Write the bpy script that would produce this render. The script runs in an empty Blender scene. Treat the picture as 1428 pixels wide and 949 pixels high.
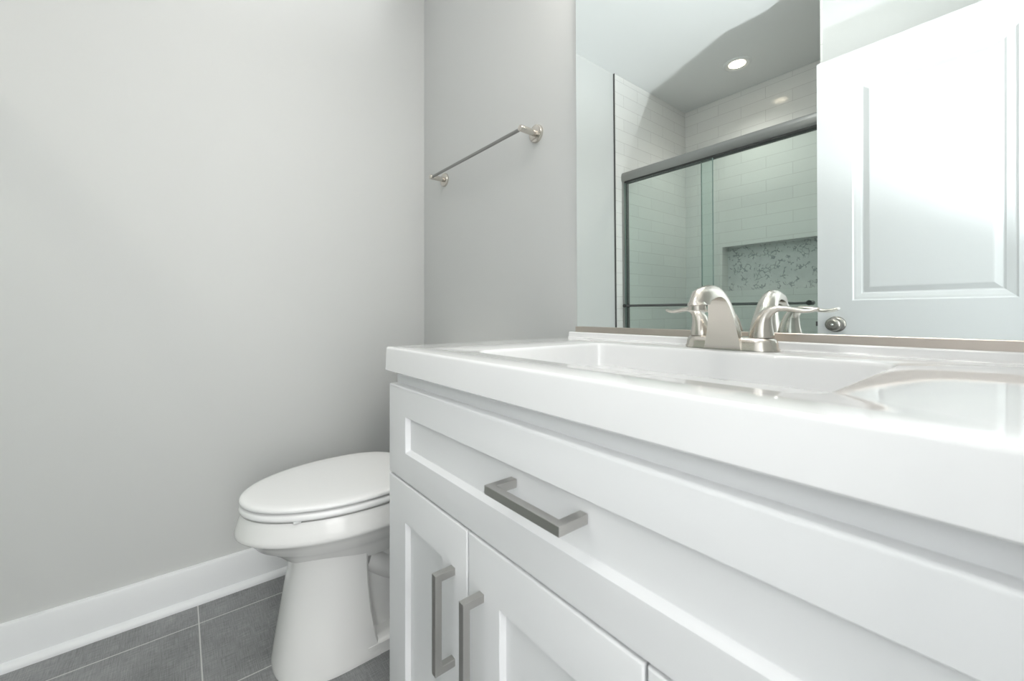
import bpy, bmesh, math, random
from mathutils import Vector, Matrix

random.seed(7)
SC = bpy.context.scene
COL = SC.collection
R = math.radians

# ------------------------------------------------------------------ camera, world, lights, exposure
H = 0.90                     # lens height
cam_d = bpy.data.cameras.new('camera')
cam = bpy.data.objects.new('camera', cam_d)
COL.objects.link(cam)
cam.location = (0, 0, H)
cam.rotation_euler = (R(90), 0, R(51.17))
cam_d.sensor_width = 36.0
cam_d.lens = 576 / 1428 * 36
cam_d.shift_y = -37.5 / 1428
cam_d.clip_start = 0.01
cam_d.dof.use_dof = True
cam_d.dof.focus_distance = 1.4
cam_d.dof.aperture_fstop = 9.0
SC.camera = cam

world = bpy.data.worlds.new('world')
SC.world = world
world.use_nodes = True
world.node_tree.nodes['Background'].inputs[0].default_value = (0.90, 0.95, 1.0, 1)
world.node_tree.nodes['Background'].inputs[1].default_value = 0.6

FLASH_POWER = 165.0
VANITY_EMIT = 19.0
CEIL_FILL_POWER = 15.0
HALL_FILL_POWER = 20.0

fl_d = bpy.data.lights.new('photo_flash', 'SPOT')
fl_d.energy = FLASH_POWER
fl_d.color = (0.97, 0.985, 1.0)
fl_d.spot_size = R(118)
fl_d.spot_blend = 0.30
fl_d.shadow_soft_size = 0.03
fl = bpy.data.objects.new('photo_flash', fl_d)
COL.objects.link(fl)
fl.location = (0.82, 0.05, 0.58)
fl.rotation_euler = Vector((-0.08, 0.0, 1)).to_track_quat('-Z', 'Y').to_euler()

ha_d = bpy.data.lights.new('hall_fill', 'AREA')  # added soft fill through the doorway, no known lamp stands here
ha_d.energy = HALL_FILL_POWER; ha_d.color = (1.0, 0.99, 0.97)
ha_d.shape = 'RECTANGLE'; ha_d.size = 0.7; ha_d.size_y = 1.7
ha = bpy.data.objects.new('hall_fill', ha_d)
COL.objects.link(ha)
ha.location = (1.2, -0.1, 1.15)
ha.rotation_euler = (R(90), 0, R(90))

SC.view_settings.view_transform = 'Standard'
SC.view_settings.look = 'None'
SC.view_settings.gamma = 1
SC.view_settings.use_curve_mapping = False
SC.view_settings.exposure = -0.03

# ------------------------------------------------------------------ materials
def principled(name, col, rough=0.5, metal=0.0, spec=0.5, coat=0.0):
    m = bpy.data.materials.new(name)
    m.use_nodes = True
    b = m.node_tree.nodes['Principled BSDF']
    b.inputs['Base Color'].default_value = (*col, 1)
    b.inputs['Roughness'].default_value = rough
    b.inputs['Metallic'].default_value = metal
    b.inputs['Specular IOR Level'].default_value = spec
    b.inputs['Coat Weight'].default_value = coat
    b.inputs['Coat Roughness'].default_value = 0.05
    return m

class NT:
    """Small node-tree helper."""
    def __init__(s, m):
        s.t = m.node_tree; s.b = s.t.nodes['Principled BSDF']
    def n(s, typ, **kw):
        nd = s.t.nodes.new(typ)
        for k, v in kw.items():
            setattr(nd, k, v)
        return nd
    def l(s, a, b):
        s.t.links.new(a, b)
    def val(s, op, a, b=None):
        nd = s.n('ShaderNodeMath', operation=op)
        for i, v in enumerate((a, b)):
            if v is None: continue
            if isinstance(v, (int, float)): nd.inputs[i].default_value = v
            else: s.l(v, nd.inputs[i])
        return nd.outputs[0]
    def coords(s):
        g = s.n('ShaderNodeNewGeometry')
        x = s.n('ShaderNodeSeparateXYZ'); s.l(g.outputs['Position'], x.inputs[0])
        return g.outputs['Position'], x.outputs
    def mix(s, f, a, b):
        nd = s.n('ShaderNodeMix', data_type='RGBA')
        if isinstance(f, (int, float)): nd.inputs[0].default_value = f
        else: s.l(f, nd.inputs[0])
        for i, v in ((6, a), (7, b)):
            if isinstance(v, tuple): nd.inputs[i].default_value = (*v, 1)
            else: s.l(v, nd.inputs[i])
        return nd.outputs[2]
    def noise(s, vec, scale, detail=3, rough=0.5):
        nd = s.n('ShaderNodeTexNoise'); nd.inputs['Scale'].default_value = scale
        nd.inputs['Detail'].default_value = detail; nd.inputs['Roughness'].default_value = rough
        if vec is not None: s.l(vec, nd.inputs['Vector'])
        return nd.outputs['Fac']
    def bump(s, h, strength, dist=0.01):
        nd = s.n('ShaderNodeBump'); nd.inputs['Strength'].default_value = strength
        nd.inputs['Distance'].default_value = dist
        s.l(h, nd.inputs['Height']); s.l(nd.outputs[0], s.b.inputs['Normal'])

def paint(name, col, rough, bump=0.04, scale=260):
    m = principled(name, col, rough, spec=0.35)
    t = NT(m); p, x = t.coords()
    t.bump(t.noise(p, scale, 2), bump, 0.002)
    return m

def brushed(name, col, rough, stretch=(40, 40, 900)):
    m = principled(name, col, rough, metal=1.0)
    t = NT(m); p, x = t.coords()
    mp = t.n('ShaderNodeMapping'); t.l(p, mp.inputs[0]); mp.inputs['Scale'].default_value = stretch
    f = t.noise(mp.outputs[0], 1.0, 3)
    r = t.n('ShaderNodeMapRange'); t.l(f, r.inputs[0])
    r.inputs[3].default_value = rough - 0.07; r.inputs[4].default_value = rough + 0.09
    t.l(r.outputs[0], t.b.inputs['Roughness'])
    return m

def tile_wall(name, along):
    """white glossy subway tile, running bond; along = 0 for X, 1 for Y"""
    m = principled(name, (0.80, 0.80, 0.78), 0.12, spec=0.5)
    t = NT(m); p, x = t.coords()
    c = t.n('ShaderNodeCombineXYZ'); t.l(x[along], c.inputs[0]); t.l(x[2], c.inputs[1])
    br = t.n('ShaderNodeTexBrick'); t.l(c.outputs[0], br.inputs['Vector'])
    br.inputs['Scale'].default_value = 1.0
    br.inputs['Brick Width'].default_value = 0.305
    br.inputs['Row Height'].default_value = 0.076
    br.inputs['Mortar Size'].default_value = 0.0012
    br.inputs['Mortar Smooth'].default_value = 0.4
    br.inputs['Color1'].default_value = (0.80, 0.80, 0.78, 1)
    br.inputs['Color2'].default_value = (0.77, 0.77, 0.755, 1)
    br.inputs['Mortar'].default_value = (0.56, 0.56, 0.55, 1)
    t.l(br.outputs['Color'], t.b.inputs['Base Color'])
    inv = t.val('SUBTRACT', 1.0, br.outputs['Fac'])
    h = t.val('ADD', inv, t.val('MULTIPLY', t.noise(p, 11, 2), 1.3))
    t.bump(h, 0.35, 0.0025)
    return m

def floor_tile():
    m = principled('floor_tile', (0.13, 0.135, 0.14), 0.45, spec=0.4)
    t = NT(m); p, x = t.coords()
    gx = t.val('PINGPONG', t.val('ADD', x[0], 1.505 + 2.95), 0.1475)
    gy = t.val('PINGPONG', t.val('ADD', x[1], -0.044 + 6.1), 0.305)
    d = t.val('MINIMUM', gx, gy)
    g = t.val('LESS_THAN', d, 0.0016)
    def weave(sc):
        mp = t.n('ShaderNodeMapping'); t.l(p, mp.inputs[0]); mp.inputs['Scale'].default_value = sc
        return t.noise(mp.outputs[0], 1.0, 4, 0.65)
    w = t.val('ADD', weave((25, 480, 1)), weave((480, 25, 1)))
    w = t.val('ADD', t.val('MULTIPLY', w, 0.5), t.val('MULTIPLY', t.val('SUBTRACT', t.noise(p, 6, 3), 0.5), 0.35))
    rp = t.n('ShaderNodeValToRGB'); t.l(w, rp.inputs[0])
    rp.color_ramp.elements[0].position = 0.30; rp.color_ramp.elements[0].color = (0.14, 0.144, 0.148, 1)
    rp.color_ramp.elements[1].position = 0.70; rp.color_ramp.elements[1].color = (0.39, 0.395, 0.40, 1)
    t.l(t.mix(g, rp.outputs[0], (0.62, 0.62, 0.61)), t.b.inputs['Base Color'])
    t.bump(t.val('SUBTRACT', t.val('MULTIPLY', w, 0.15), g), 0.3, 0.001)
    return m

def marble_mosaic():
    m = principled('marble_mosaic', (0.7, 0.7, 0.7), 0.25)
    t = NT(m); p, x = t.coords()
    n = t.n('ShaderNodeTexNoise'); t.l(p, n.inputs['Vector']); n.inputs['Scale'].default_value = 14
    ad = t.n('ShaderNodeVectorMath', operation='MULTIPLY_ADD'); t.l(n.outputs['Color'], ad.inputs[0])
    ad.inputs[1].default_value = (0.09, 0.09, 0.09); t.l(p, ad.inputs[2])
    mp = t.n('ShaderNodeMapping'); t.l(ad.outputs[0], mp.inputs[0]); mp.inputs['Scale'].default_value = (42, 42, 28)
    mp.inputs['Rotation'].default_value = (0, 0.6, 0)
    v = t.n('ShaderNodeTexVoronoi', feature='DISTANCE_TO_EDGE'); t.l(mp.outputs[0], v.inputs['Vector']); v.inputs['Scale'].default_value = 1
    edge = t.val('LESS_THAN', v.outputs['Distance'], 0.075)
    patch = t.val('GREATER_THAN', t.noise(p, 24, 2), 0.52)
    vein = t.val('MULTIPLY', edge, patch)
    base = t.mix(t.noise(p, 20, 3), (0.62, 0.63, 0.63), (0.82, 0.82, 0.81))
    t.l(t.mix(vein, base, (0.40, 0.41, 0.42)), t.b.inputs['Base Color'])
    return m

def glass(name, tint, gloss=0.06):
    m = bpy.data.materials.new(name); m.use_nodes = True
    nt = m.node_tree; nt.nodes.clear()
    o = nt.nodes.new('ShaderNodeOutputMaterial'); mx = nt.nodes.new('ShaderNodeMixShader')
    tr = nt.nodes.new('ShaderNodeBsdfTransparent'); gl = nt.nodes.new('ShaderNodeBsdfGlossy')
    fr = nt.nodes.new('ShaderNodeFresnel'); ge = nt.nodes.new('ShaderNodeNewGeometry'); io = nt.nodes.new('ShaderNodeMapRange')
    io.inputs[3].default_value = 1.45; io.inputs[4].default_value = 1 / 1.45      # same index on both faces of the thin pane
    nt.links.new(ge.outputs['Backfacing'], io.inputs[0]); nt.links.new(io.outputs[0], fr.inputs[0])
    tr.inputs[0].default_value = (*tint, 1); gl.inputs[0].default_value = (0.9, 0.95, 0.93, 1); gl.inputs['Roughness'].default_value = 0.02
    nt.links.new(fr.outputs[0], mx.inputs[0]); nt.links.new(tr.outputs[0], mx.inputs[1]); nt.links.new(gl.outputs[0], mx.inputs[2])
    nt.links.new(mx.outputs[0], o.inputs[0])
    return m

def emitter(name, col, strength):
    m = principled(name, (0.9, 0.9, 0.9), 0.4)
    b = m.node_tree.nodes['Principled BSDF']
    b.inputs['Emission Color'].default_value = (*col, 1); b.inputs['Emission Strength'].default_value = strength
    return m

M = dict(
    wall=paint('wall_paint', (0.645, 0.655, 0.648), 0.55),
    ceiling=paint('ceiling_paint', (0.82, 0.83, 0.83), 0.7),
    trim=paint('trim_paint', (0.85, 0.865, 0.88), 0.35, 0.02),
    door=paint('door_paint', (0.70, 0.71, 0.72), 0.30, 0.02),
    cabinet=paint('cabinet_paint', (0.80, 0.81, 0.82), 0.33, 0.02),
    top=principled('cultured_marble', (0.86, 0.865, 0.87), 0.05, spec=0.5, coat=0.3),
    ceramic=principled('vitreous_china', (0.86, 0.86, 0.85), 0.16),
    seat=principled('seat_plastic', (0.89, 0.895, 0.895), 0.22),
    nickel=brushed('brushed_nickel', (0.64, 0.605, 0.555), 0.22, (700, 700, 700)),
    knob=brushed('knob_nickel', (0.36, 0.34, 0.31), 0.22, (700, 700, 700)),
    pull=brushed('pull_nickel', (0.52, 0.51, 0.49), 0.30, (900, 40, 40)),
    channel=brushed('channel_nickel', (0.60, 0.54, 0.49), 0.32, (30, 900, 900)),
    frame=brushed('shower_frame_nickel', (0.33, 0.33, 0.32), 0.32, (30, 900, 900)),
    dark=principled('dark_parts_recess_shade', (0.03, 0.03, 0.03), 0.5),
    darkmetal=principled('dark_metal', (0.16, 0.16, 0.16), 0.35, metal=1.0),
    chrome=principled('chrome', (0.75, 0.75, 0.75), 0.12, metal=1.0),
    mirror=principled('mirror_silver', (0.88, 0.935, 0.930), 0.0, metal=1.0),
    glass=glass('shower_glass', (0.925, 0.968, 0.953)),
    tile_x=tile_wall('shower_tile_back', 0),
    tile_y=tile_wall('shower_tile_side', 1),
    floor=floor_tile(),
    mosaic=marble_mosaic(),
    pan=principled('shower_pan_acrylic', (0.8, 0.8, 0.79), 0.25),
    clear=principled('clear_bumper', (0.75, 0.76, 0.76), 0.2),
    shade=emitter('lit_vanity_shade', (1.0, 0.96, 0.90), VANITY_EMIT),
    lens=emitter('lit_downlight_lens', (1.0, 0.82, 0.60), 12.0),
    ceil_fill=emitter('lit_ceiling_fill', (1.0, 0.98, 0.95), CEIL_FILL_POWER),
)
M['pull_door'] = brushed('pull_nickel_upright', (0.52, 0.51, 0.49), 0.30, (40, 40, 900))

# ------------------------------------------------------------------ mesh helpers (all shapes are given in world metres)
ORIGIN = {}

def finish(name, bm, mat, parent=None, smooth=None, origin=None, bevel=0.0, segs=2):
    """link bm (world coordinates) as one mesh object; smooth = auto-smooth angle in degrees"""
    bmesh.ops.remove_doubles(bm, verts=bm.verts, dist=1e-6)
    bmesh.ops.recalc_face_normals(bm, faces=bm.faces)
    if origin is None:
        xs = [v.co for v in bm.verts]
        lo = Vector([min(c[i] for c in xs) for i in range(3)]); hi = Vector([max(c[i] for c in xs) for i in range(3)])
        origin = Vector(((lo.x + hi.x) / 2, (lo.y + hi.y) / 2, lo.z))
    origin = Vector(origin)
    bmesh.ops.translate(bm, verts=bm.verts, vec=-origin)
    me = bpy.data.meshes.new(name); bm.to_mesh(me); bm.free()
    for mm in (mat if isinstance(mat, (list, tuple)) else [mat]):
        me.materials.append(mm)
    if smooth:
        me.polygons.foreach_set('use_smooth', [True] * len(me.polygons))
        me.set_sharp_from_angle(angle=R(smooth))
    o = bpy.data.objects.new(name, me); COL.objects.link(o)
    if bevel:
        b = o.modifiers.new('bevel', 'BEVEL'); b.width = bevel; b.segments = segs; b.limit_method = 'ANGLE'; b.angle_limit = R(40)
        b.harden_normals = True
        me.polygons.foreach_set('use_smooth', [True] * len(me.polygons))
    ORIGIN[o] = origin
    if parent:
        o.parent = parent; o.location = origin - ORIGIN[parent]
    else:
        o.location = origin
    return o

def thing(name, label, cat, loc, group=None):
    o = bpy.data.objects.new(name, None); COL.objects.link(o)
    o.empty_display_size = 0.05; o.location = loc; ORIGIN[o] = Vector(loc)
    return tag(o, label, cat, group)

def tag(o, label, cat, group=None, kind=None):
    o['label'] = label; o['category'] = cat
    if group: o['group'] = group
    if kind: o['kind'] = kind
    return o

def box(bm, x0, x1, y0, y1, z0, z1):
    v = [bm.verts.new((x, y, z)) for x in (x0, x1) for y in (y0, y1) for z in (z0, z1)]
    for f in ((0, 1, 3, 2), (4, 6, 7, 5), (0, 4, 5, 1), (2, 3, 7, 6), (0, 2, 6, 4), (1, 5, 7, 3)):
        bm.faces.new([v[i] for i in f])

def boxes(*bs):
    bm = bmesh.new()
    for b in bs: box(bm, *b)
    return bm

def loft(bm, loops, cap0=True, cap1=True, closed=True, mats=None):
    rings = [[bm.verts.new(p) for p in lp] for lp in loops]
    n = len(rings[0])
    for k in range(len(rings) - 1):
        a, b = rings[k], rings[k + 1]
        for i in range(n if closed else n - 1):
            j = (i + 1) % n
            f = bm.faces.new((a[i], a[j], b[j], b[i]))
            if mats: f.material_index = mats[k]
    if cap0: bm.faces.new(rings[0][::-1])
    if cap1:
        f = bm.faces.new(rings[-1])
        if mats: f.material_index = mats[-1]
    return rings

def ring(c, u, v, ru, rv, n=32, ex=2.0):
    c, u, v = Vector(c), Vector(u), Vector(v)
    out = []
    for i in range(n):
        a = 2 * math.pi * i / n; co, si = math.cos(a), math.sin(a)
        out.append(c + u * (ru * math.copysign(abs(co) ** (2 / ex), co)) + v * (rv * math.copysign(abs(si) ** (2 / ex), si)))
    return out

def lathe(bm, c, axis, prof, n=40, cap0=True, cap1=True):
    """prof: list of (radius, distance along axis)"""
    axis = Vector(axis).normalized()
    u = axis.orthogonal().normalized(); v = axis.cross(u)
    loft(bm, [ring(Vector(c) + axis * h, u, v, max(r, 1e-4), max(r, 1e-4), n) for r, h in prof], cap0, cap1)

def rrect(x0, x1, y0, y1, r, z, n=8):
    pts = []
    for cx, cy, a0 in ((x1 - r, y1 - r, 0), (x0 + r, y1 - r, 90), (x0 + r, y0 + r, 180), (x1 - r, y0 + r, 270)):
        for i in range(n + 1):
            a = R(a0 + 90 * i / n); pts.append(Vector((cx + r * math.cos(a), cy + r * math.sin(a), z)))
    return pts

def rect_y(x0, x1, z0, z1, y):
    return [Vector((x0, y, z0)), Vector((x1, y, z0)), Vector((x1, y, z1)), Vector((x0, y, z1))]

# ------------------------------------------------------------------ key positions
YW = 0.8235                       # wall behind the mirror
XL = -1.629                       # left wall
XR = 0.11                         # right wall with the doorway
CEIL = 2.39
YF = -0.56                        # wall behind the open door, front of the shower
XA = -0.552                        # right side of the shower alcove
YA = -1.379                       # back of the shower
DT = 1.938                        # top of the open door

# ------------------------------------------------------------------ the room
S = 'structure'
tag(finish('floor', boxes((XL - 0.1, 1.4, -1.5, YW + 0.1, -0.1, 0.0)), M['floor']), 'dark grey linen-look floor tiles with pale grout lines', 'floor', kind=S)
tag(finish('ceiling', boxes((XL - 0.1, 1.4, -1.5, YW + 0.1, CEIL, CEIL + 0.1)), M['ceiling']), 'flat white painted ceiling over bathroom and shower', 'ceiling', kind=S)
tag(finish('wall_left', boxes((XL - 0.1, XL, -1.5, YW, 0, CEIL)), M['wall']), 'plain light grey painted wall behind the toilet side', 'wall', kind=S)
tag(finish('wall_back', boxes((XL - 0.1, 1.4, YW, YW + 0.1, 0, CEIL)), M['wall']), 'light grey wall carrying the mirror and the towel bar', 'wall', kind=S)
bm = boxes((XR, XR + 0.1, 0.24, YW, 0, CEIL), (XR, XR + 0.1, YF, -0.47, 0, CEIL), (XR, XR + 0.1, -0.47, 0.24, 1.97, CEIL))
tag(finish('wall_right', bm, M['wall']), 'light grey wall with the doorway beside the vanity', 'wall', kind=S)
bm = boxes((XA, 1.4, YF - 0.1, YF, 0, CEIL), (XA, XA + 0.1, YA, YF - 0.1, 0, CEIL))
tag(finish('wall_front', bm, M['wall']), 'light grey wall behind the open door, right of the shower', 'wall', kind=S)
tag(finish('wall_hall', boxes((1.3, 1.4, YF, YW, 0, CEIL)), M['wall']), 'light grey hallway wall beyond the doorway', 'wall', kind=S)

# tiled shower back wall with the niche
NX0, NX1, NZ0, NZ1, ND = -1.352, -0.785, 1.028, 1.340, 0.09
bm = bmesh.new()
xs = [XL, NX0, NX1, XA]; zs = [0, NZ0, NZ1, CEIL]
g = [[bm.verts.new((x, YA, z)) for z in zs] for x in xs]
for i in range(3):
    for j in range(3):
        if (i, j) != (1, 1): bm.faces.new((g[i][j], g[i + 1][j], g[i + 1][j + 1], g[i][j + 1]))
fr = rect_y(NX0, NX1, NZ0, NZ1, YA); bk = rect_y(NX0, NX1, NZ0, NZ1, YA - ND)
loft(bm, [fr, bk], False, True, mats=[0, 1])
b0 = rect_y(XL, XA, 0, CEIL, YA); b1 = rect_y(XL, XA, 0, CEIL, YA - 0.12)
loft(bm, [b0, b1], False, True)
tag(finish('wall_shower_back', bm, [M['tile_x'], M['mosaic']]), 'white subway tiled shower wall with a marble mosaic niche', 'wall', kind=S)
tag(finish('wall_shower_left', boxes((XL, XL + 0.009, YA, -0.519, 0, CEIL)), M['tile_y']), 'white subway tiles on the left side of the shower', 'wall', kind=S)
tag(finish('wall_shower_right', boxes((XA - 0.009, XA, YA, YF, 0, CEIL)), M['tile_y']), 'white subway tiles on the right side of the shower', 'wall', kind=S)
tag(finish('trim_1', boxes((XL, XL + 0.010, -0.519, -0.514, 0, CEIL)), M['darkmetal']), 'thin dark metal edge strip where the shower tile ends', 'trim', kind=S)

# baseboards with shoe moulding
def baseboard(name, p0, p1, nrm, label):
    bm = bmesh.new(); nrm = Vector(nrm)
    prof = [(0, 0), (0.030, 0), (0.030, 0.006), (0.027, 0.013), (0.021, 0.018), (0.014, 0.020), (0.0135, 0.106), (0.011, 0.1125), (0.006, 0.114), (0, 0.114)]
    loft(bm, [[Vector(p) + nrm * a + Vector((0, 0, z)) for a, z in prof] for p in (p0, p1)])
    tag(finish(name, bm, M['trim'], smooth=30), label, 'baseboard', kind=S)
baseboard('baseboard_left', (XL, -0.51, 0), (XL, YW, 0), (1, 0, 0), 'white baseboard with shoe moulding along the left wall')
baseboard('baseboard_back', (XL + 0.031, YW, 0), (-0.76, YW, 0), (0, -1, 0), 'white baseboard behind the toilet, under the towel bar')
baseboard('baseboard_front', (XA, YF, 0), (XR, YF, 0), (0, 1, 0), 'white baseboard behind the open door')

# door casing round the doorway
bm = boxes((XR - 0.014, XR + 0.114, 0.225, 0.240, 0, 1.97), (XR - 0.014, XR + 0.114, -0.47, -0.455, 0, 1.97), (XR - 0.014, XR + 0.114, -0.455, 0.225, 1.955, 1.97),
           (XR - 0.014, XR, 0.24, 0.285, 0, 2.03), (XR - 0.014, XR, -0.53, -0.47, 0, 2.03), (XR - 0.014, XR, -0.47, 0.24, 1.97, 2.03))
tag(finish('trim_2', bm, M['trim']), 'white casing round the doorway beside the vanity', 'trim', kind=S)

# open door, seen in the mirror
DX0, DX1, DY, DTH = -0.556, 0.10, -0.490, 0.035
door = thing('door_1', 'white two-panel door standing open against the wall, seen in the mirror', 'door', (DX1, DY - DTH / 2, 0))
door['kind'] = S
bm = bmesh.new()
xs = [DX0, DX0 + 0.117, DX1 - 0.112, DX1]; zs = [0.012, 0.23, 0.74, 0.935, 1.822, DT]
gf = [[bm.verts.new((x, DY, z)) for z in zs] for x in xs]
for i in range(3):
    for j in range(5):
        if i == 1 and j in (1, 3):
            x0, x1, z0, z1 = xs[1], xs[2], zs[j], zs[j + 1]
            loft(bm, [rect_y(x0 + a, x1 - a, z0 + a, z1 - a, DY - d) for a, d in
                      ((0, 0), (0.005, 0.0045), (0.012, 0.0055), (0.026, 0.009), (0.031, 0.0125), (0.034, 0.0125), (0.052, 0.0055), (0.056, 0.005))], False, True)
        else:
            bm.faces.new((gf[i][j], gf[i + 1][j], gf[i + 1][j + 1], gf[i][j + 1]))
loft(bm, [rect_y(DX0, DX1, zs[0], DT, DY), rect_y(DX0, DX1, zs[0], DT, DY - DTH)], False, True)
finish('door_leaf', bm, M['door'], door)
KX, KZ = -0.492, 0.838
bm = bmesh.new()
lathe(bm, (KX, DY, KZ), (0, 1, 0), [(0.033, -0.001), (0.033, 0.004), (0.030, 0.008), (0.022, 0.010), (0.013, 0.012), (0.0115, 0.024), (0.014, 0.028), (0.024, 0.034),
                                   (0.0275, 0.042), (0.0265, 0.050), (0.021, 0.057), (0.011, 0.060), (0.009, 0.0595), (0.0085, 0.058), (0.001, 0.058)])
kn = finish('door_knob', bm, M['knob'], door, smooth=40)
bm = bmesh.new(); lathe(bm, (KX, DY + 0.057, KZ), (0, 1, 0), [(0.004, 0), (0.004, 0.006), (0.003, 0.007), (0.001, 0.007)], 16)
finish('lock_button', bm, M['chrome'], kn, smooth=40)
finish('latch_plate', boxes((DX0 - 0.001, DX0 + 0.002, DY - 0.030, DY - 0.005, KZ - 0.028, KZ + 0.028)), M['nickel'], door)
bm = bmesh.new(); box(bm, DX0 - 0.010, DX0 - 0.0005, DY - 0.024, DY - 0.012, KZ - 0.010, KZ + 0.010)
finish('latch_bolt', bm, M['darkmetal'], door)
for hz in (0.25, 1.0, 1.72):
    bm = bmesh.new(); lathe(bm, (DX1 + 0.004, DY + 0.004, hz - 0.04), (0, 0, 1), [(0.006, 0), (0.006, 0.08)], 16)
    finish('hinge', bm, M['nickel'], door, smooth=40)

# ------------------------------------------------------------------ vanity cabinet
CX0, CX1, CYF, CY0 = -0.747, 0.074, 0.306, 0.322
ZT = H - 0.062                    # counter surface
ZB = H - 0.107                    # counter underside
van = thing('vanity_cabinet', 'white shaker vanity cabinet under the white sink top', 'cabinet', ((CX0 + CX1) / 2, (CY0 + YW) / 2, 0))
bm = boxes((CX0, CX0 + 0.016, CY0, YW - 0.001, 0.10, ZB - 0.0005), (CX1 - 0.016, CX1, CY0, YW - 0.001, 0.10, ZB - 0.0005), (CX0 + 0.016, CX1 - 0.016, YW - 0.012, YW - 0.001, 0.10, ZB - 0.0005),
           (CX0 + 0.016, CX1 - 0.016, CY0, YW - 0.012, 0.10, 0.116), (CX0 + 0.016, CX1 - 0.016, CY0, CY0 + 0.018, ZB - 0.045, ZB - 0.0005), (-0.491, -0.463, CY0, CY0 + 0.018, 0.116, ZB - 0.045), (-0.215, -0.187, CY0, CY0 + 0.018, 0.116, ZB - 0.045),
           (CX0 + 0.016, CX1 - 0.016, CY0, CY0 + 0.018, 0.585, 0.620))
finish('carcass', bm, M['cabinet'], van)
finish('toe_kick', boxes((CX0 + 0.002, CX1 - 0.002, CY0 + 0.06, YW - 0.002, 0.0, 0.10)), M['cabinet'], van)

def shaker(x0, x1, z0, z1, stile, rail, top=0.0028, c=0.0028):
    bm = bmesh.new(); rc = 0.0095
    loops = [rect_y(x0, x1, z0, z1, CY0)]
    for a in (0, 22.5, 45, 67.5, 90):
        q = 1 - math.cos(R(a)); loops.append(rect_y(x0 + q * 0.0028, x1 - q * 0.0028, z0 + q * 0.0028, z1 - q * top, CYF + c - c * math.sin(R(a))))
    loops += [
             rect_y(x0 + stile - 0.001, x1 - stile + 0.001, z0 + rail - 0.001, z1 - rail + 0.001, CYF),
             rect_y(x0 + stile, x1 - stile, z0 + rail, z1 - rail, CYF + 0.001),
             rect_y(x0 + stile + 0.001, x1 - stile - 0.001, z0 + rail + 0.004, z1 - rail - 0.001, CYF + rc)]
    loft(bm, loops)
    return bm

def pull(parent, cx, cz, length, upright):
    """square-section bar pull, two feet on the front"""
    s, pj = 0.0105, 0.032
    y1, y0 = CYF + (0.0085 if not upright else 0.0), CYF - pj
    prof = [(-length / 2, y1), (-length / 2, y0), (length / 2, y0), (length / 2, y1), (length / 2 - s, y1), (length / 2 - s, y0 + s), (-length / 2 + s, y0 + s), (-length / 2 + s, y1)]
    bm = bmesh.new(); loops = []
    for w in (-s / 2, s / 2):
        loops.append([Vector((cx + w, y, cz + a)) if upright else Vector((cx + a, y, cz + w)) for a, y in prof])
    a, b = [[bm.verts.new(p) for p in lp] for lp in loops]
    n = len(prof)
    for i in range(n):
        j = (i + 1) % n; bm.faces.new((a[i], a[j], b[j], b[i]))
    for r_ in (a, b):
        for q in ((0, 1, 6, 7), (1, 2, 5, 6), (2, 3, 4, 5)): bm.faces.new([r_[k] for k in q])
    finish('bar_pull', bm, M['pull_door' if upright else 'pull'], parent, bevel=0.0007, segs=2)

dr = finish('drawer', shaker(CX0, CX1, H - 0.2935, H - 0.130, 0.071, 0.051, 0.0045, 0.0035), M['cabinet'], van, smooth=30)
pull(dr, -0.3315, H - 0.203, 0.121, False)
for x0, x1, px in ((CX0, -0.4785, -0.514), (-0.4755, -0.2025, -0.4425), (-0.1995, CX1, -0.166)):
    d = finish('cabinet_door', shaker(x0, x1, 0.115, H - 0.297, 0.071, 0.068), M['cabinet'], van, smooth=30)
    pull(d, px, H - 0.432, 0.140, True)

# ------------------------------------------------------------------ vanity top with integral basin
TX0, TX1, TYF = -0.757, 0.085, 0.301
BX0, BX1, BY0, BY1 = -0.573, -0.095, 0.372, 0.695
vt = thing('sink_counter', 'glossy white vanity top with sunken rectangular sink basin', 'countertop', ((TX0 + TX1) / 2, 0.56, ZB))
bm = bmesh.new()
e = 0.004
TYB = YW - 0.0005
loops = [rrect(TX0 + 0.002, TX1 - 0.002, TYF + 0.002, TYB, 0.004, ZB), rrect(TX0, TX1, TYF, TYB, 0.005, ZB + 0.002),
         rrect(TX0 + 0.001, TX1 - 0.001, TYF + 0.001, TYB, 0.006, ZT - e)]
for a in (30, 60, 90):
    q = e * (1 - math.cos(R(a)))
    loops.append(rrect(TX0 + 0.001 + q, TX1 - 0.001 - q, TYF + 0.001 + q, TYB, 0.006, ZT - e + e * math.sin(R(a))))
loops.append(rrect(BX0, BX1, BY0, BY1, 0.034, ZT))
for a, z in ((0.0015, -0.0005), (0.003, -0.002), (0.004, -0.006), (0.008, -0.040), (0.012, -0.070), (0.018, -0.084), (0.030, -0.094), (0.055, -0.101), (0.10, -0.106), (0.140, -0.108)):
    loops.append(rrect(BX0 + a, BX1 - a, BY0 + a * 0.9, BY1 - a * 0.9, max(0.034 - a * 0.3, 0.015), ZT + z))
loft(bm, loops)
finish('basin_top', bm, M['top'], vt, smooth=35)
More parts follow.
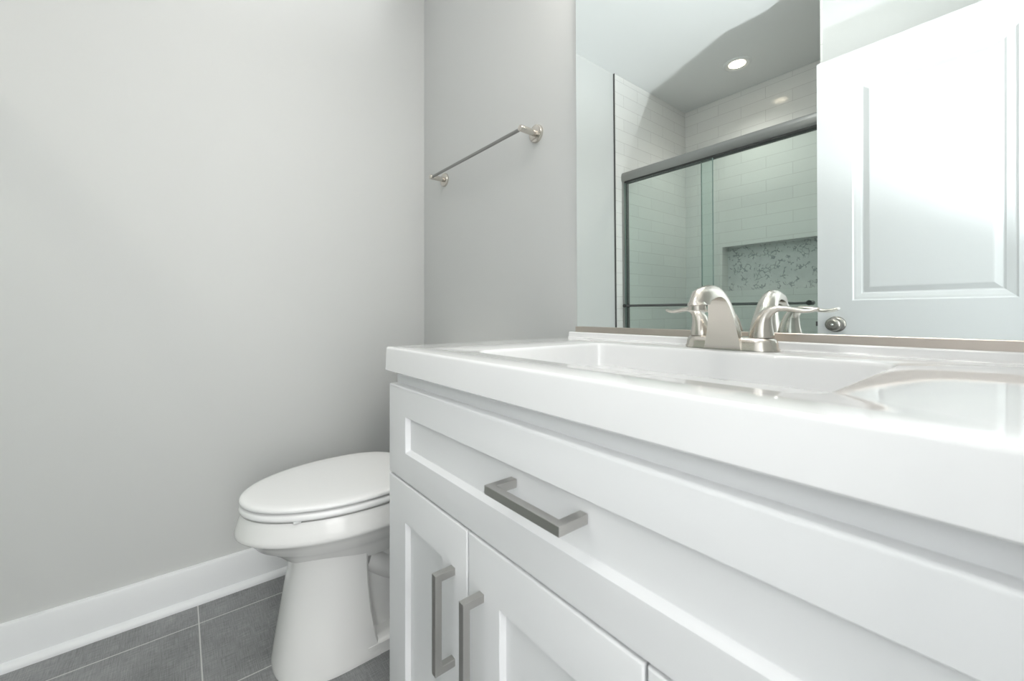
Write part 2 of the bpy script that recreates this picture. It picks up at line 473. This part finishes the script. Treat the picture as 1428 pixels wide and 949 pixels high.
# low lip under the mirror
bm = bmesh.new()
BSY = 0.800; BSZ = H - 0.0478
prof = [(TYB, ZT - 0.002), (BSY - 0.004, ZT - 0.002), (BSY - 0.002, ZT + 0.001), (BSY, ZT + 0.003), (BSY, BSZ - 0.003), (BSY + 0.001, BSZ - 0.001), (BSY + 0.003, BSZ), (TYB, BSZ)]
loft(bm, [[Vector((x, y, z)) for y, z in prof] for x in (TX0 + 0.002, TX1 - 0.002)])
finish('backsplash', bm, M['top'], vt, smooth=50)
bm = bmesh.new(); lathe(bm, (-0.334, 0.53, ZT - 0.1085), (0, 0, 1), [(0.022, 0), (0.022, 0.002), (0.018, 0.003), (0.016, 0.001), (0.012, 0.004), (0.001, 0.006)])
finish('drain', bm, M['nickel'], vt, smooth=40)

# ------------------------------------------------------------------ faucet
FX, FY = -0.325, 0.752
fc = thing('faucet', 'brushed nickel two-handle faucet on the sink top before the mirror', 'faucet', (FX, FY, ZT))
bm = bmesh.new()
def stadium(hl, r, z, n=20):
    pts = []
    for s, a0 in ((1, -90), (-1, 90)):
        for i in range(n + 1):
            a = R(a0 + 180 * i / n); pts.append(Vector((FX + s * (hl - r) + r * math.cos(a), FY + r * math.sin(a), z)))
    return pts
loft(bm, [stadium(0.0775, 0.0285, ZT + 0.0006), stadium(0.0775, 0.0285, ZT + 0.003), stadium(0.0755, 0.0270, ZT + 0.006), stadium(0.0745, 0.0262, ZT + 0.013),
          stadium(0.0725, 0.0240, ZT + 0.018), stadium(0.0690, 0.0200, ZT + 0.0215), stadium(0.064, 0.014, ZT + 0.023)])
finish('base_plate', bm, M['nickel'], fc, smooth=40)

# spout: flat-faced tapering body that arches forward over the basin
bm = bmesh.new()
path = []   # (y centre of the flat face, z, tangent angle from vertical leaning forward, half width, depth of the rounded back)
for y, z, an, hw, dp in ((0.7218, 0.0012, 2, .0305, .052), (0.7212, 0.022, 4, .0270, .044), (0.7192, 0.042, 8, .0235, .037), (0.7150, 0.060, 15, .0202, .030), (0.7080, 0.076, 28, .0178, .0245),
                         (0.6985, 0.0850, 50, .0163, .0215), (0.6870, 0.0890, 75, .0156, .0205), (0.6740, 0.0885, 97, .0152, .0205), (0.6600, 0.0850, 113, .0150, .0215), (0.6530, 0.0815, 140, .0146, .0255), (0.6500, 0.0760, 178, .0143, .0275)):
    z += ZT
    t = Vector((0, -math.sin(R(an)), math.cos(R(an)))); bkd = Vector((0, math.cos(R(an)), math.sin(R(an))))
    c = Vector((FX, y, z)); lp = []
    nf, nb = 6, 22
    for i in range(nf + 1):                       # flat face, left to right, slightly hollow
        u = -1 + 2 * i / nf
        lp.append(c + Vector((u * hw, 0, 0)) + bkd * (0.0015 * (1 - u * u)))
    for i in range(1, nb):                        # rounded back, right to left
        a = math.pi * i / nb
        lp.append(c + Vector((hw * math.cos(a), 0, 0)) + bkd * (dp * math.sin(a) ** 0.85))
    path.append(lp)
loft(bm, path)
sp = finish('spout', bm, M['nickel'], fc, smooth=48)
bm = bmesh.new()
lathe(bm, (FX, 0.6365, ZT + 0.0765), (0, 0.05, -1), [(0.0120, -0.004), (0.0138, -0.001), (0.0146, 0.0), (0.0146, 0.0012), (0.0132, 0.002), (0.0132, 0.009), (0.0120, 0.0105), (0.0100, 0.0105), (0.0095, 0.008), (0.001, 0.008)])
finish('aerator', bm, M['nickel'], sp, smooth=35)

def lever(side):
    hx = FX + side * 0.0505
    out = Vector((side * math.cos(R(10)), math.sin(R(10)), 0)); up = Vector((0, 0, 1)); lat = out.cross(up)
    b = Vector((hx, FY, ZT + 0.0225))
    bm = bmesh.new(); loops = []
    P = [(0.000, 0.000, 0, .0190, .0190), (0.000, 0.004, 0, .0190, .0190), (0.0005, 0.012, 2, .0176, .0172), (0.002, 0.022, 8, .0156, .0148), (0.005, 0.032, 20, .0140, .0122),
         (0.0105, 0.040, 40, .0128, .0095), (0.019, 0.0455, 62, .0118, .0068), (0.030, 0.048, 82, .0112, .0050), (0.044, 0.0475, 94, .0108, .0042), (0.058, 0.0455, 98, .0108, .0038),
         (0.072, 0.0435, 94, .0112, .0034), (0.084, 0.0440, 78, .0110, .0030), (0.092, 0.0460, 72, .0094, .0026), (0.0965, 0.0475, 70, .0060, .0020)]
    for u, z, an, w, h in P:
        an = R(an); nv = out * math.cos(an) - up * math.sin(an)
        u *= 0.805
        loops.append(ring(b + out * u + up * z, lat, nv, w, h, 28))
    loft(bm, loops)
    hd = finish('lever_handle', bm, M['nickel'], fc, smooth=50)
    bm = bmesh.new(); lathe(bm, (hx, FY, ZT + 0.0205), (0, 0, 1), [(0.0165, 0), (0.0165, 0.0025)], 28)
    finish('handle_collar', bm, M['dark'], hd, smooth=40)
lever(-1); lever(1)

# ------------------------------------------------------------------ mirror on its channel
MX0, MX1, MZ0, MZ1 = -0.7413, 0.085, H - 0.0335, 1.78
mi = thing('wall_mirror', 'large frameless wall mirror resting on the low backsplash', 'mirror', ((MX0 + MX1) / 2, YW, H - 0.0478))
TILT = math.tan(R(0.4))
bm = bmesh.new()
def tilted(x0, x1, z0, z1, off):
    return [Vector((x, YW - 0.006 - off - (z - MZ0) * TILT, z)) for x, z in ((x0, z0), (x1, z0), (x1, z1), (x0, z1))]
loft(bm, [tilted(MX0, MX1, MZ0 - 0.010, MZ1, 0), tilted(MX0, MX1, MZ0 - 0.010, MZ1, -0.005)])
finish('mirror_glass', bm, M['mirror'], mi)
bm = bmesh.new()
prof = [(YW, H - 0.0477), (YW - 0.0125, H - 0.0477), (YW - 0.0125, MZ0 - 0.001), (YW - 0.0115, MZ0), (YW - 0.0085, MZ0), (YW - 0.0085, MZ0 - 0.011), (YW, MZ0 - 0.011)]
loft(bm, [[Vector((x, y, z)) for y, z in prof] for x in (MX0, MX1)])
finish('mirror_channel', bm, M['channel'], mi)
for x in (-0.55, -0.11):
    finish('mirror_clip', boxes((x - 0.012, x + 0.012, YW - 0.018, YW, MZ1 - 0.006, MZ1 + 0.012)), M['chrome'], mi)

# ------------------------------------------------------------------ towel bar
TBZ, TBX0, TBX1, TBY = 1.4305, -1.446, -0.905, 0.7645
tb = thing('towel_bar', 'brushed nickel towel bar on the wall left of the mirror', 'towel bar', ((TBX0 + TBX1) / 2, YW, TBZ))
for x in (TBX0, TBX1):
    bm = bmesh.new(); lathe(bm, (x, YW, TBZ), (0, -1, 0), [(0.0262, 0), (0.0262, 0.006), (0.0250, 0.0085), (0.0230, 0.0095), (0.006, 0.0095)])
    fl_ = finish('wall_flange', bm, M['nickel'], tb, smooth=35)
    bm = bmesh.new(); lathe(bm, (x, YW - 0.0085, TBZ), (0, -1, 0), [(0.0092, 0), (0.0092, 0.057), (0.0085, 0.0585), (0.001, 0.0585)], 32)
    finish('post', bm, M['nickel'], tb, smooth=35)
bm = bmesh.new(); lathe(bm, (TBX0, TBY, TBZ), (1, 0, 0), [(0.0052, 0), (0.0052, TBX1 - TBX0)], 24)
finish('rail', bm, M['frame'], tb, smooth=40)

# ------------------------------------------------------------------ toilet
TC = -1.195
def egg(hw, yf, yb, z, yc=None, n=72, nr=2.5, nf=2.0):
    if yc is None: yc = yf + 0.57 * (yb - yf)
    pts = []
    for i in range(n):
        a = 2 * math.pi * i / n; s, c = math.sin(a), math.cos(a)
        ex = 2 / (nf if c > 0 else nr)
        pts.append(Vector((TC + hw * math.copysign(abs(s) ** ex, s), yc - (yc - yf if c > 0 else yb - yc) * math.copysign(abs(c) ** ex, c), z)))
    return pts
to = thing('toilet', 'white elongated two-piece toilet with closed lid beside the vanity', 'toilet', (TC, 0.45, 0))
bm = bmesh.new()
# rim, flared apron and rounded underside
loft(bm, [egg(0.075, 0.28, 0.46, 0.24), egg(0.105, 0.215, 0.50, 0.31), egg(0.132, 0.155, 0.53, 0.395), egg(0.136, 0.150, 0.532, 0.405), egg(0.145, 0.138, 0.54, 0.409),
          egg(0.160, 0.127, 0.56, 0.4125), egg(0.1685, 0.1165, 0.575, 0.4115), egg(0.1715, 0.1135, 0.58, 0.4075), egg(0.1735, 0.1110, 0.585, 0.398), egg(0.1770, 0.1065, 0.59, 0.384), egg(0.1800, 0.1030, 0.595, 0.371),
          egg(0.1812, 0.1020, 0.60, 0.364), egg(0.1800, 0.1040, 0.60, 0.3605), egg(0.1770, 0.1090, 0.60, 0.357), egg(0.170, 0.119, 0.60, 0.350), egg(0.160, 0.133, 0.60, 0.338), egg(0.148, 0.146, 0.60, 0.321),
          egg(0.133, 0.168, 0.60, 0.307), egg(0.119, 0.190, 0.60, 0.291), egg(0.108, 0.210, 0.60, 0.272), egg(0.092, 0.24, 0.58, 0.25)])
# front pedestal, straight sided, ending in a crease
def ped(hw, yf, yr, z, n=40):
    pts = []
    L = yr - yf
    for i in range(n + 1):
        a = math.pi * i / n; c, s = math.cos(a), math.sin(a)
        pts.append(Vector((TC + hw * math.copysign(abs(c) ** (2 / 2.5), c), yf + 0.15 * (1 - abs(s) ** (2 / 2.2)), z)))
    pts.append(Vector((TC - hw, yr - 0.006, z))); pts.append(Vector((TC - hw + 0.006, yr, z)))
    pts.append(Vector((TC + hw - 0.006, yr, z))); pts.append(Vector((TC + hw, yr - 0.006, z)))
    return pts
loft(bm, [ped(0.127, 0.183, 0.420, 0.0), ped(0.1275, 0.1825, 0.420, 0.004), ped(0.1265, 0.184, 0.418, 0.012), ped(0.122, 0.189, 0.408, 0.05), ped(0.113, 0.200, 0.398, 0.12), ped(0.1055, 0.211, 0.393, 0.19),
          ped(0.101, 0.220, 0.392, 0.24), ped(0.101, 0.221, 0.392, 0.27), ped(0.104, 0.218, 0.394, 0.30)])
# foot running to the back, trapway and shelf for the tank
def rear(hw0, hw1, z0, z1, ya, yb, r=0.02):
    loft(bm, [rrect(TC - hw0, TC + hw0, ya, yb, r, z0), rrect(TC - hw0, TC + hw0, ya, yb, r, z0 + (z1 - z0) * 0.7), rrect(TC - hw1, TC + hw1, ya, yb - 0.006, r, z1)])
rear(0.126, 0.112, 0.0, 0.042, 0.36, 0.70, 0.03)
rear(0.072, 0.066, 0.03, 0.30, 0.36, 0.68, 0.03)
loft(bm, [ring((TC, 0.40 + 0.27 * k, 0.235 - 0.10 * math.sin(math.pi * k * 0.9) + 0.05 * k), (1, 0, 0), (0, 0.35, 0.94), 0.088, 0.050, 28) for k in [i / 10 for i in range(11)]])
loft(bm, [rrect(TC - 0.09, TC + 0.09, 0.50, 0.79, 0.04, 0.27), rrect(TC - 0.12, TC + 0.12, 0.50, 0.80, 0.04, 0.34), rrect(TC - 0.165, TC + 0.165, 0.50, 0.805, 0.04, 0.39), rrect(TC - 0.165, TC + 0.165, 0.505, 0.80, 0.04, 0.404)])
finish('bowl', bm, M['ceramic'], to, smooth=42)
# seat ring
bm = bmesh.new()
def seat_loop(d, z): z += 0.002; return egg(0.1755 - d, 0.1105 + d, 0.565 - d, z, yc=0.37)
sl = [seat_loop(0.004, 0.4145), seat_loop(0.001, 0.4165), seat_loop(0.0, 0.4210), seat_loop(0.0015, 0.4270), seat_loop(0.005, 0.4300), seat_loop(0.03, 0.4310), seat_loop(0.06, 0.4280), seat_loop(0.064, 0.42), seat_loop(0.06, 0.4145), seat_loop(0.004, 0.4145)]
loft(bm, sl, False, False)
st = finish('seat', bm, M['seat'], to, smooth=45)
for x, y in ((TC + 0.1275, 0.213), (TC - 0.1275, 0.213), (TC + 0.13, 0.50), (TC - 0.13, 0.50)):
    finish('bumper', boxes((x - 0.010, x + 0.010, y - 0.009, y + 0.009, 0.4120, 0.4180)), M['clear'], st, bevel=0.002)
bm = bmesh.new()
def lid_loop(d, z): z += 0.0035; return egg(0.1745 - d, 0.1115 + d, 0.562 - d, z, yc=0.37)
loft(bm, [lid_loop(0.006, 0.4335), lid_loop(0.0012, 0.4345), lid_loop(0.0, 0.4375), lid_loop(0.0008, 0.4410), lid_loop(0.0035, 0.4440), lid_loop(0.009, 0.4462), lid_loop(0.02, 0.4475), lid_loop(0.05, 0.4488), lid_loop(0.10, 0.4495), lid_loop(0.15, 0.4498)])
finish('lid', bm, M['seat'], to, smooth=45)
for s in (-1, 1):
    finish('hinge', boxes((TC + s * 0.075 - 0.02, TC + s * 0.075 + 0.02, 0.548, 0.595, 0.4045, 0.440)), M['seat'], to, bevel=0.006, segs=3)
bm = bmesh.new()
loft(bm, [rrect(TC - 0.19, TC + 0.19, 0.635, 0.812, 0.03, 0.4045), rrect(TC - 0.20, TC + 0.20, 0.625, 0.814, 0.03, 0.43), rrect(TC - 0.215, TC + 0.215, 0.612, 0.815, 0.03, 0.725)])
tk = finish('tank', bm, M['ceramic'], to, smooth=40)
bm = bmesh.new()
loft(bm, [rrect(TC - 0.220, TC + 0.220, 0.606, 0.818, 0.032, 0.7255), rrect(TC - 0.223, TC + 0.223, 0.603, 0.819, 0.034, 0.731), rrect(TC - 0.223, TC + 0.223, 0.603, 0.819, 0.034, 0.748), rrect(TC - 0.216, TC + 0.216, 0.610, 0.815, 0.03, 0.756)])
finish('tank_lid', bm, M['ceramic'], to, smooth=40)
bm = bmesh.new(); lathe(bm, (TC - 0.15, 0.614, 0.67), (0, -1, 0), [(0.016, -0.004), (0.016, 0.006), (0.012, 0.010), (0.001, 0.010)], 24)
loft(bm, [ring((TC - 0.15 + u, 0.601, 0.67 - u * 0.12), (0, 0, 1), (0, 1, 0), 0.007, 0.004, 16) for u in (-0.008, 0.03, 0.075)])
finish('flush_lever', bm, M['chrome'], tk, smooth=40)

# ------------------------------------------------------------------ shower enclosure
XT = XL + 0.009; XTR = XA - 0.009
en = thing('shower_enclosure', 'brushed nickel shower frame of header, jambs and sill track', 'shower frame', ((XT + XTR) / 2, -0.60, 0.10))
HZ0, HZ1 = 1.722, 1.782
bm = bmesh.new()
prof = [(-0.632, HZ0), (-0.584, HZ0), (-0.5790, HZ0 + 0.006), (-0.5775, HZ0 + 0.018), (-0.5775, HZ0 + 0.032), (-0.580, HZ0 + 0.046), (-0.587, HZ0 + 0.056), (-0.598, HZ1), (-0.632, HZ1)]
loft(bm, [[Vector((x, y, z)) for y, z in prof] for x in (XT, XTR)])
finish('header', bm, M['frame'], en, smooth=35)
finish('header_channel_shade', boxes((XT + 0.022, XTR - 0.022, -0.628, -0.5845, HZ0 - 0.010, HZ0)), M['dark'], en)  # dark bar stands in for the shade in the roller recess
for x0, x1, xi in ((XT, XT + 0.013, XT + 0.022), (XTR - 0.013, XTR, XTR - 0.022)):
    bm = boxes((x0, x1, -0.627, -0.583, 0.118, HZ0))
    j = finish('jamb', bm, M['frame'], en, bevel=0.002)
    a, b = (x1, xi) if xi > x1 else (xi, x0)
    finish('jamb_seal', boxes((a, b, -0.627, -0.606, 0.118, HZ0 - 0.010)), M['darkmetal'], j)
finish('sill_track', boxes((XT, XTR, -0.627, -0.583, 0.1, 0.118)), M['frame'], en, bevel=0.002)

def glass_panel(x0, x1, y, by, bx0, bx1, label):
    t = thing('sliding_glass_panel', label, 'shower door', ((x0 + x1) / 2, y, 0.1185), 'sliding shower door panels')
    finish('pane', boxes((x0, x1, y - 0.003, y + 0.003, 0.1185, HZ0 - 0.0105)), M['glass'], t)
    for xe in (x0, x1):
        finish('edge_seal', boxes((xe - 0.0015, xe + 0.0015, y - 0.0035, y + 0.0035, 0.1185, HZ0 - 0.0105)), M['edge'], t)
    s = 1 if by > y else -1
    bm = bmesh.new(); lathe(bm, (bx0, by, 0.930), (1, 0, 0), [(0.0075, 0), (0.0075, bx1 - bx0)], 20)
    ra = finish('towel_rail', bm, M['darkmetal'], t, smooth=40)
    for xk in (bx0 + 0.012, bx1 - 0.012):
        bm = bmesh.new(); lathe(bm, (xk, y + s * 0.003, 0.930), (0, s, 0), [(0.012, 0), (0.012, 0.004), (0.0065, 0.006), (0.0065, abs(by - y) - 0.006), (0.010, abs(by - y) - 0.003), (0.011, abs(by - y) + 0.010), (0.001, abs(by - y) + 0.011)], 20)
        finish('rail_post', bm, M['dark'], ra, smooth=40)
M['edge'] = principled('glass_edge', (0.20, 0.27, 0.25), 0.2)
glass_panel(XT + 0.015, -1.047, -0.595, -0.556, XT + 0.028, -1.075, 'left sliding shower glass with the room-side towel rail, in the mirror')
glass_panel(-1.119, XTR - 0.024, -0.617, -0.655, -1.095, XTR - 0.05, 'right sliding shower glass before the niche, rail on its far side')

pan = bmesh.new()
loft(pan, [rrect(XT + 0.0005, XTR - 0.0005, YA + 0.0005, -0.562, 0.004, 0.0), rrect(XT + 0.0005, XTR - 0.0005, YA + 0.0005, -0.562, 0.004, 0.0995), rrect(XT + 0.03, XTR - 0.03, YA + 0.03, -0.645, 0.02, 0.0995),
           rrect(XT + 0.05, XTR - 0.05, YA + 0.05, -0.665, 0.03, 0.05), rrect(XT + 0.4, XTR - 0.4, -1.05, -0.95, 0.03, 0.042)])
tag(finish('shower_pan', pan, M['pan'], smooth=40), 'white shower base behind the sliding glass panels', 'shower base')

# ------------------------------------------------------------------ lights of the room, with an added ceiling fill
LX, LY = -1.097, -1.025
dl = thing('recessed_light', 'small round warm recessed light in the shower ceiling', 'light', (LX, LY, CEIL - 0.008))
bm = bmesh.new(); lathe(bm, (LX, LY, CEIL), (0, 0, -1), [(0.078, 0), (0.078, 0.003), (0.074, 0.007), (0.064, 0.008), (0.061, 0.0075), (0.0455, 0.001)], 48, True, True)
finish('trim_ring', bm, M['ceiling'], dl, smooth=40)
bm = bmesh.new(); lathe(bm, (LX, LY, CEIL - 0.0012), (0, 0, -1), [(0.0455, 0), (0.0455, 0.001), (0.04, 0.0018), (0.02, 0.0025), (0.001, 0.0025)], 48)
finish('lens', bm, M['lens'], dl, smooth=60)

ds_d = bpy.data.lights.new('downlight_beam', 'SPOT')
ds_d.energy = 14.0; ds_d.color = (1.0, 0.95, 0.88); ds_d.spot_size = R(128); ds_d.spot_blend = 0.9; ds_d.shadow_soft_size = 0.012
ds = bpy.data.objects.new('downlight_beam', ds_d); COL.objects.link(ds)
ds.parent = dl; ds.location = (0, 0, -0.002)

vl = thing('vanity_light', 'three-shade vanity light above the mirror', 'light', (FX, YW, 1.86))
finish('back_plate', boxes((FX - 0.30, FX + 0.30, YW - 0.025, YW, 1.985, 2.045)), M['nickel'], vl, bevel=0.004)
for x in (FX - 0.22, FX, FX + 0.22):
    bm = bmesh.new()
    lathe(bm, (x, YW - 0.02, 2.015), (0, -1, 0), [(0.010, 0), (0.010, 0.09)], 16)
    lathe(bm, (x, YW - 0.11, 1.985), (0, 0, 1), [(0.022, 0), (0.022, 0.05), (0.012, 0.055)], 24)
    ar = finish('lamp_arm', bm, M['nickel'], vl, smooth=40)
    bm = bmesh.new(); lathe(bm, (x, YW - 0.11, 1.85), (0, 0, 1), [(0.001, 0), (0.046, 0), (0.050, 0.004), (0.050, 0.12), (0.046, 0.134), (0.02, 0.138)], 32)
    finish('lamp_shade', bm, M['shade'], ar, smooth=40)

cl = thing('ceiling_fill', 'added round ceiling fill light over the bathroom floor, out of view', 'light', (-0.55, -0.05, CEIL - 0.06))  # unseen fixture, added to soften and fill the room light
bm = bmesh.new(); lathe(bm, (-0.55, -0.05, CEIL), (0, 0, -1), [(0.15, 0), (0.15, 0.02), (0.142, 0.024), (0.135, 0.022)], 48)
finish('rim', bm, M['nickel'], cl, smooth=40)
bm = bmesh.new(); lathe(bm, (-0.55, -0.05, CEIL - 0.0205), (0, 0, -1), [(0.134, 0), (0.13, 0.014), (0.10, 0.030), (0.05, 0.038), (0.001, 0.040)], 48)
finish('diffuser', bm, M['ceil_fill'], cl, smooth=60)
